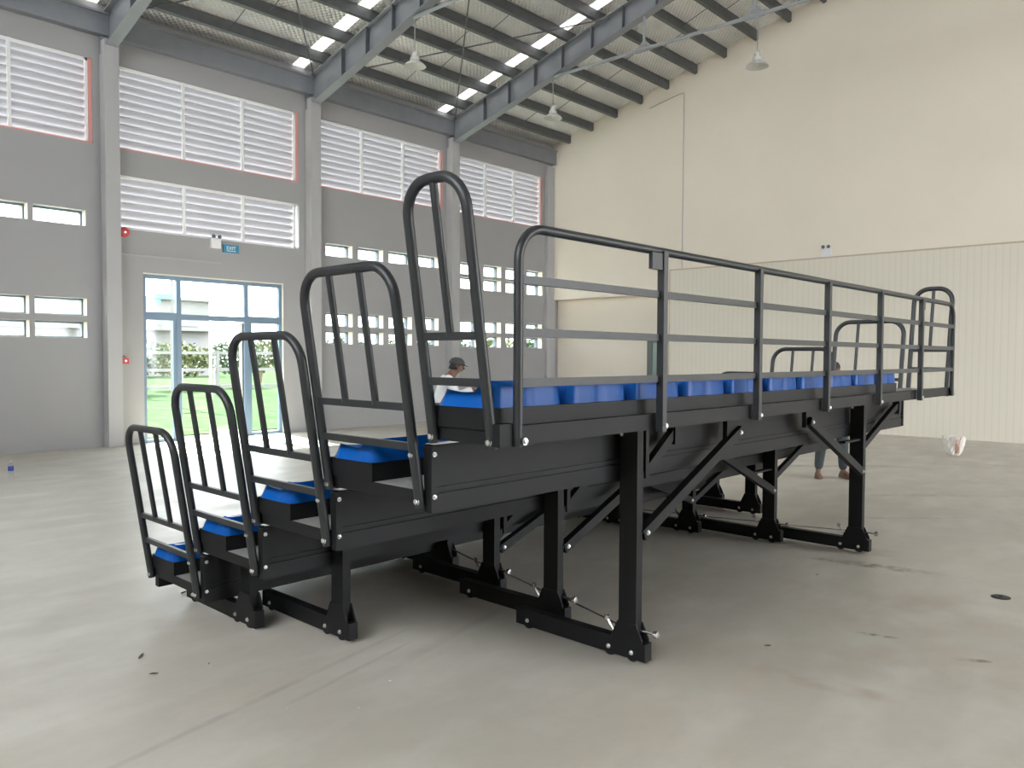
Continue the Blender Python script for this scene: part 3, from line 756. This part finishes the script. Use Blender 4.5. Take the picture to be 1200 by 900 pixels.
# ------------------------------------------------------------------ people
def skin(name, verts, edges, radii, m, parent, root=0, sub=2):
    me = bpy.data.meshes.new(name); me.from_pydata([Vector(v) for v in verts], edges, []); me.materials.append(m)
    o = bpy.data.objects.new(name, me); C.objects.link(o)
    if parent is not None: o.parent = parent
    mo = o.modifiers.new('skin', 'SKIN'); mo.use_smooth_shade = True
    for i, r in enumerate(radii):
        sv = me.skin_vertices[0].data[i]; sv.radius = r if isinstance(r, tuple) else (r, r); sv.use_root = (i == root)
    s2 = o.modifiers.new('sub', 'SUBSURF'); s2.levels = sub; s2.render_levels = sub
    return o
def person(loc, rz, J, cloth_top, cloth_leg, shoe, cap, label, group=None):
    t = empty('person', loc, rz); tag(t, label, 'person')
    V = []; E = []; Rr = []; idx = {}
    def add(n, p, r, par=None):
        V.append(p); Rr.append(r); idx[n] = len(V)-1
        if par is not None: E.append((idx[par], idx[n]))
    add('pelvis', J['pelvis'], (.13, .10)); add('waist', J['waist'], (.115, .085), 'pelvis'); add('chest', J['chest'], (.14, .10), 'waist')
    add('neck', J['neck'], .055, 'chest'); add('jaw', J['jaw'], .080, 'neck'); add('head', J['head'], (.096, .108), 'jaw'); add('crown', J['crown'], .088, 'head')
    for s in 'lr':
        add('sh'+s, J['sh'+s], .058, 'chest'); add('el'+s, J['el'+s], .042, 'sh'+s); add('wr'+s, J['wr'+s], .028, 'el'+s)
        w0 = Vector(J['wr'+s]); d = (w0-Vector(J['el'+s])).normalized(); pal = w0+d*.055
        add('pa'+s, pal, (.034, .02), 'wr'+s)
        sd = d.cross(Vector((0, 0, 1)));
        sd = sd.normalized() if sd.length > .1 else Vector((0, 1, 0))
        for fi, (off, ln) in enumerate(((-.03, .062), (-.01, .074), (.01, .07), (.03, .055))):
            a = pal + sd*off + d*.03; dn = Vector((0, 0, -1))
            add('f%d%s' % (fi, s), a, .0095, 'pa'+s); add('g%d%s' % (fi, s), a+d*ln*.55+dn*ln*.12, .0085, 'f%d%s' % (fi, s)); add('h%d%s' % (fi, s), a+d*ln*.8+dn*ln*.5, .0075, 'g%d%s' % (fi, s))
        add('t0'+s, w0+d*.03-sd*.035, .011, 'wr'+s); add('t1'+s, w0+d*.07-sd*.055, .009, 't0'+s)
        add('hi'+s, J['hi'+s], .085, 'pelvis'); add('kn'+s, J['kn'+s], .055, 'hi'+s); add('an'+s, J['an'+s], .036, 'kn'+s); add('to'+s, J['to'+s], (.04, .028), 'an'+s)
    body = skin('body', V, E, Rr, m_skin, t, 0, 2)
    def sub(name, names, scale, m, extra=None):
        vs = [V[idx[n]] for n in names]; es = []
        for a, b_ in E:
            na = [k for k, v in idx.items() if v == a][0]; nb = [k for k, v in idx.items() if v == b_][0]
            if na in names and nb in names: es.append((names.index(na), names.index(nb)))
        rs = []
        for n in names:
            r = Rr[idx[n]]; r = r if isinstance(r, tuple) else (r, r); rs.append((r[0]*scale+.016, r[1]*scale+.016))
        if extra: extra(names, vs, rs)
        return skin(name, vs, es, rs, m, t, 0, 2)
    sub('shirt', ['pelvis', 'waist', 'chest', 'shl', 'shr', 'ell', 'elr', 'wrl', 'wrr'], 1.16, cloth_top)
    sub('trousers', ['pelvis', 'hil', 'hir', 'knl', 'knr', 'anl', 'anr'], 1.14, cloth_leg)
    for s in 'lr':
        a = Vector(J['an'+s]); b_ = Vector(J['to'+s]); bm = NB()
        d = (b_-a); d.z = 0; d.normalize(); c = Vector((a.x, a.y, 0)) + d*.07
        sdv = Vector((-d.y, d.x, 0))
        rings = []
        for i, (u, wv, h) in enumerate(((-.13, .03, .05), (-.10, .042, .085), (-.02, .043, .085), (.06, .05, .06), (.12, .045, .045), (.155, .02, .03))):
            rings.append([bm.verts.new(c+d*u+sdv*wv*x+Vector((0, 0, h*zz))) for x, zz in ((-1, .02), (1, .02), (1, .5), (.6, 1), (-.6, 1), (-1, .5))])
        for i in range(5):
            for j in range(6): bm.faces.new((rings[i][j], rings[i][(j+1) % 6], rings[i+1][(j+1) % 6], rings[i+1][j]))
        bm.faces.new(rings[0][::-1]); bm.faces.new(rings[-1]); soft(obj('shoe', bm, shoe, t), 1)
    # face direction and head frame
    hd = Vector(J['head']); fd = Vector(J['face']).normalized(); upv = (Vector(J['crown'])-Vector(J['jaw'])).normalized(); sdv = upv.cross(fd).normalized(); fd = sdv.cross(upv)
    def HP(x, y, z): return hd + fd*x + sdv*y + upv*z      # forward, side, up from head centre
    bm = NB(); tube(bm, [HP(.075, 0, .02), HP(.10, 0, -.005), HP(.112, 0, -.022), HP(.085, 0, -.03)], [.008, .012, .013, .008], 8); soft(obj('nose', bm, m_skin, t), 2)
    for s in (-1, 1):
        bm = NB(); bmesh.ops.create_uvsphere(bm, u_segments=10, v_segments=6, radius=.012); bmesh.ops.translate(bm, verts=bm.verts, vec=HP(.078, s*.031, .012)); soft(obj('eye', bm, m_hair, t), 3)
        bm = NB(); tube(bm, [HP(.0, s*.080, .025), HP(-.012, s*.092, .01), HP(-.004, s*.084, -.025)], [.009, .012, .008], 8); soft(obj('ear', bm, m_skin, t), 2)
    bm = NB(); tube(bm, [HP(.078, -.022, -.05), HP(.090, 0, -.052), HP(.078, .022, -.05)], .006, 6); soft(obj('mouth', bm, m_shoe, t), 2)
    # hair shell, and a cap over it when worn
    def shell(name, r, z0, m, back):
        bm = NB(); n = 20; rings = []
        for i in range(7):
            ph = i/6*(PI/2); ring = []
            for j in range(n):
                a = 2*PI*j/n; rr = r*math.cos(ph); drop = z0*(1-i/6)*(.9 if math.cos(a) > .2 else back)
                ring.append(bm.verts.new(HP(math.cos(a)*rr*1.08-.006, math.sin(a)*rr*.93, .015+math.sin(ph)*r*1.05-drop)))
            rings.append(ring)
        for i in range(6):
            for j in range(n): bm.faces.new((rings[i][j], rings[i][(j+1) % n], rings[i+1][(j+1) % n], rings[i+1][j]))
        bm.faces.new(rings[0][::-1]); return soft(obj(name, bm, m, t), 2)
    shell('hair', .099, -.012, m_hair, -5.5)
    if cap:
        cp = shell('cap', .106, -.02, m_cap, .6)
        bm = NB(); n = 10; A = []; B = []
        for j in range(n+1):
            a = -1.1+2.2*j/n
            A.append(bm.verts.new(HP(math.cos(a)*.10, math.sin(a)*.088, .035))); B.append(bm.verts.new(HP(math.cos(a)*.10+.075*math.cos(a*1.2), math.sin(a)*.088, .02)))
        for j in range(n): bm.faces.new((A[j], A[j+1], B[j+1], B[j]))
        bmesh.ops.solidify(bm, geom=bm.faces[:], thickness=.006); obj('cap_brim', bm, m_cap, t)
    return t
# facing +x locally; bent forward
lean = dict(pelvis=(.10, 0, .90), waist=(.13, 0, 1.02), chest=(.21, 0, 1.24), neck=(.29, 0, 1.38), jaw=(.33, 0, 1.42), head=(.345, 0, 1.465), crown=(.345, 0, 1.515), face=(1, 0, -.35),
            shl=(.20, .17, 1.29), ell=(.30, .22, 1.03), wrl=(.50, .16, 1.10), shr=(.20, -.17, 1.29), elr=(.33, -.21, 1.06), wrr=(.54, -.15, 1.15),
            hil=(.09, .09, .86), knl=(.12, .11, .47), anl=(.05, .12, .09), tol=(.22, .14, .035), hir=(.09, -.09, .86), knr=(.17, -.10, .47), anr=(.13, -.11, .09), tor=(.30, -.13, .035))
p1 = person((5.18, 6.25, 0), -.62, lean, m_shirt, m_trou, m_shoe, True, 'person in a white shirt and dark cap bending forward behind the grandstand')
up = dict(pelvis=(0, 0, .90), waist=(.01, 0, 1.02), chest=(.02, 0, 1.21), neck=(.015, 0, 1.36), jaw=(.03, 0, 1.40), head=(.03, 0, 1.445), crown=(.025, 0, 1.495), face=(1, .2, -.25),
          shl=(.01, .17, 1.29), ell=(.03, .23, 1.04), wrl=(.16, .17, .90), shr=(.01, -.17, 1.29), elr=(.03, -.24, 1.04), wrr=(.18, -.16, .92),
          hil=(0, .09, .86), knl=(.03, .14, .47), anl=(-.02, .165, .09), tol=(.14, .20, .035), hir=(0, -.09, .86), knr=(.03, -.13, .47), anr=(-.02, -.155, .09), tor=(.14, -.19, .035))
p2 = person((8.50, 1.98, 0), 3.75, up, m_grey_shirt, m_trou, m_shoe, False, 'dark haired person in dark trousers standing beyond the far end of the grandstand')

# ------------------------------------------------------------------ small things on the floor
t = empty('plastic_bag', (12.45, 1.42, 0), .3); tag(t, 'crumpled white plastic bag standing open on the floor near the ribbed wall', 'bag')
bm = NB(); n = 30; rings = []
for i, (r, z) in enumerate(((.10, .0), (.14, .04), (.165, .10), (.19, .17), (.21, .24), (.225, .29), (.20, .285), (.17, .2), (.12, .06))):
    ring = []
    for j in range(n):
        a = 2*PI*j/n; rr = r*(1+.10*math.sin(7*a+i)+.06*math.sin(13*a+2*i)); ring.append(bm.verts.new((rr*math.cos(a), rr*math.sin(a)*.75, max(.0, z+(.035*math.sin(5*a+1) if i > 3 else 0)))))
    rings.append(ring)
for i in range(len(rings)-1):
    for j in range(n):
        f = bm.faces.new((rings[i][j], rings[i][(j+1) % n], rings[i+1][(j+1) % n], rings[i+1][j]))
        if 15 <= j <= 17 and 1 <= i <= 4: f.material_index = 1
bm.faces.new(rings[0][::-1]); obj('sack', bm, [m_bag, m_bagr], t)
for s in (-1, 1):
    bm = NB(); tube(bm, [(-.05, s*.12, .28), (-.06, s*.10, .335), (.05, s*.10, .33), (.06, s*.12, .27)], .01, 6); obj('handle', bm, m_bag, t)
t = empty('water_bottle', (.979, 9.726, 0)); tag(t, 'clear plastic water bottle with a blue label standing on the bare floor', 'bottle')
bm = NB(); lathe(bm, [(.028, 0), (.033, .008), (.033, .10), (.031, .11), (.033, .12), (.033, .16), (.024, .19), (.013, .205), (.013, .215)], 20); soft(obj('bottle_body', bm, m_pet, t))
bm = NB(); lathe(bm, [(.0335, .095), (.0340, .097), (.0340, .148), (.0335, .15)], 20, cap=False); soft(obj('label', bm, m_label, t))
bm = NB(); lathe(bm, [(.0145, .205), (.0145, .222), (.0, .223)], 16); obj('cap', bm, m_box, t)
t = empty('floor_disc', (3.898, -.871, 0)); tag(t, 'small dark round cover lying on the floor away from the grandstand', 'floor cover')
bm = NB(); lathe(bm, [(.058, 0), (.058, .004), (.05, .007), (.0, .007)], 24); soft(obj('lid', bm, m_drain, t))
bm = NB(); lathe(bm, [(.012, .007), (.012, .010), (0, .010)], 10); obj('lid_boss', bm, m_rub, t)
def chip(x, y, s, dark, label):
    bm = NB(); bmesh.ops.create_icosphere(bm, subdivisions=1, radius=s)
    for v in bm.verts: v.co = Vector((v.co.x*(2.0 if dark else 1.1)*random.uniform(.7, 1.2), v.co.y*(random.uniform(.15, .3) if dark else random.uniform(.5, 1)), v.co.z*.35+s*.30))
    for v in bm.verts: v.co.z = max(0, v.co.z)
    o = obj('wood_splinter' if dark else 'mortar_chip', bm, m_chipd if dark else m_chip, None, loc=(x, y, 0)); o.rotation_euler = (0, 0, random.uniform(0, 3))
    tag(o, label, 'splinter' if dark else 'chip', 'scraps scattered on the concrete floor')
for (x, y, s, d, lb) in ((.21, 3.203, .018, 1, 'dark splinter nearest the foot of the lowest row'), (-.464, 2.258, .022, 1, 'dark splinter at the left edge of the open floor'), (-.515, 1.981, .014, 1, 'dark splinter just in front of the leftmost one'),
                         (-.279, 1.134, .014, 0, 'pale mortar chip beside the dark streak on the floor'), (-.051, .914, .010, 0, 'tiny pale mortar chip to the right of the dark streak'), (-.263, 1.905, .009, 1, 'tiny dark splinter between the streak and the left splinters'),
                         (.239, 1.048, .010, 0, 'pale mortar chip between the streak and the nearest support frame'), (1.969, -.114, .012, 1, 'dark scrap on the floor to the right of the nearest support column'),
                         (.35, 2.95, .012, 0, 'pale chip by the wheels of the near low frame'), (3.6, .25, .010, 1, 'dark crumb in front of the far support frame')):
    chip(x, y, s, d, lb)

# ------------------------------------------------------------------ outside
bm = NB(); bx(bm, -60, 90, -60, W+2, -.3, -.12); tag(obj('ground', bm, m_conc), 'pale concrete apron around the hall', 'ground', kind='structure')
bm = NB(); bx(bm, -80, 140, W+2, 120, -.32, -.10); tag(obj('lawn', bm, m_grass), 'bright green lawn outside the glazed door', 'lawn', kind='structure')
def tree(x, y, h, r, m, label, n=900):
    t = empty('tree', (x, y, -.1)); tag(t, label, 'tree', 'trees and bushes beyond the lawn')
    bm = NB(); tube(bm, [(0, 0, 0), (.1, 0, h*.4), (0, .1, h*.75)], [.12, .09, .04], 7); obj('trunk', bm, m_bark, t)
    bm = NB()
    for i in range(n):
        a = random.uniform(0, 2*PI); cz = random.uniform(-1, 1); q = random.uniform(.5, 1); s = math.sqrt(1-cz*cz)
        c = Vector((math.cos(a)*s*r*q, math.sin(a)*s*r*q, h*.65+cz*h*.38*q)); u = Vector((random.uniform(-1, 1), random.uniform(-1, 1), random.uniform(-1, 1))).normalized(); v = u.cross(Vector((random.random(), random.random(), random.random()))).normalized()
        k = .11*r/1.5; bm.faces.new([bm.verts.new(c+u*k), bm.verts.new(c+v*k*.6), bm.verts.new(c-u*k), bm.verts.new(c-v*k*.6)])
    obj('crown', bm, m, t)
tl = [(11.5, 33, 2.6, 1.8, 0), (15.1, 35.5, 2.3, 1.6, 1), (7.7, 33, 2.5, 1.7, 1), (18.8, 37, 2.4, 1.6, 0), (4.0, 35, 2.9, 2.0, 0), (1.5, 32, 2.7, 1.7, 1), (22, 40, 2.6, 1.8, 1), (25.5, 37, 2.7, 2, 0), (31, 38, 2.9, 2.1, 1), (37, 40, 3.0, 2.3, 0), (44, 42, 3.2, 2.4, 1), (52, 44, 3.4, 2.6, 0)]
wh = ['nearest the lamp post', 'behind the middle doorway', 'left of the lamp post', 'behind the right sidelight', 'seen through the near slit windows', 'farthest along the near slit windows', 'past the pilaster beyond the door', 'behind the lower slit windows', 'towards the corner bay', 'in the corner bay view', 'far off beyond the corner', 'farthest away along the fence']
for (x, y, h, r, k), lb in zip(tl, wh): tree(x, y, h, r, m_leaf2 if k else m_leaf, ('yellow green bush ' if k else 'dark green bush ')+lb)
f = empty('fence', (-10, 29.5, -.1)); tag(f, 'pale horizontal rail fence across the lawn', 'fence')
for i in range(24): boxo('fence_post', m_fence, f, i*3-.06, i*3+.06, -.06, .06, 0, 1.9)
for z in (.35, 1.05, 1.75): boxo('fence_rail', m_fence, f, 0, 69, -.03, .03, z, z+.12)
bl = empty('apartment_block', (8, 62, -.1)); tag(bl, 'pale four-storey building far beyond the fence', 'building')
boxo('wall_mass', m_bldg, bl, 0, 22, 0, 10, 0, 6.2); boxo('roof_slab', m_bldg, bl, -.4, 22.4, -.4, 10.4, 6.2, 6.4)
for i in range(7):
    for j in range(2): boxo('window', m_bwin, bl, 1+i*3, 3+i*3, -.06, .02, 2.1+j*2, 3.1+j*2)
for j in range(2): boxo('balcony_ledge', m_fence, bl, 0, 22, -.9, 0, 1.7+j*2, 1.85+j*2)
lp = empty('street_lamp', (9.6, 24, -.1)); tag(lp, 'tall lamp post with a teal head outside the glazed door', 'street lamp')
bm = NB(); tube(bm, [(0, 0, 0), (0, 0, 7)], [.07, .05], 8); obj('pole', bm, m_fence, lp)
bm = NB(); bx(bm, -.7, 0, -.08, .08, 3.55, 3.72); bx(bm, -.6, -.4, -.05, .05, 3.4, 3.6); obj('lamp_head', bm, m_led, lp)
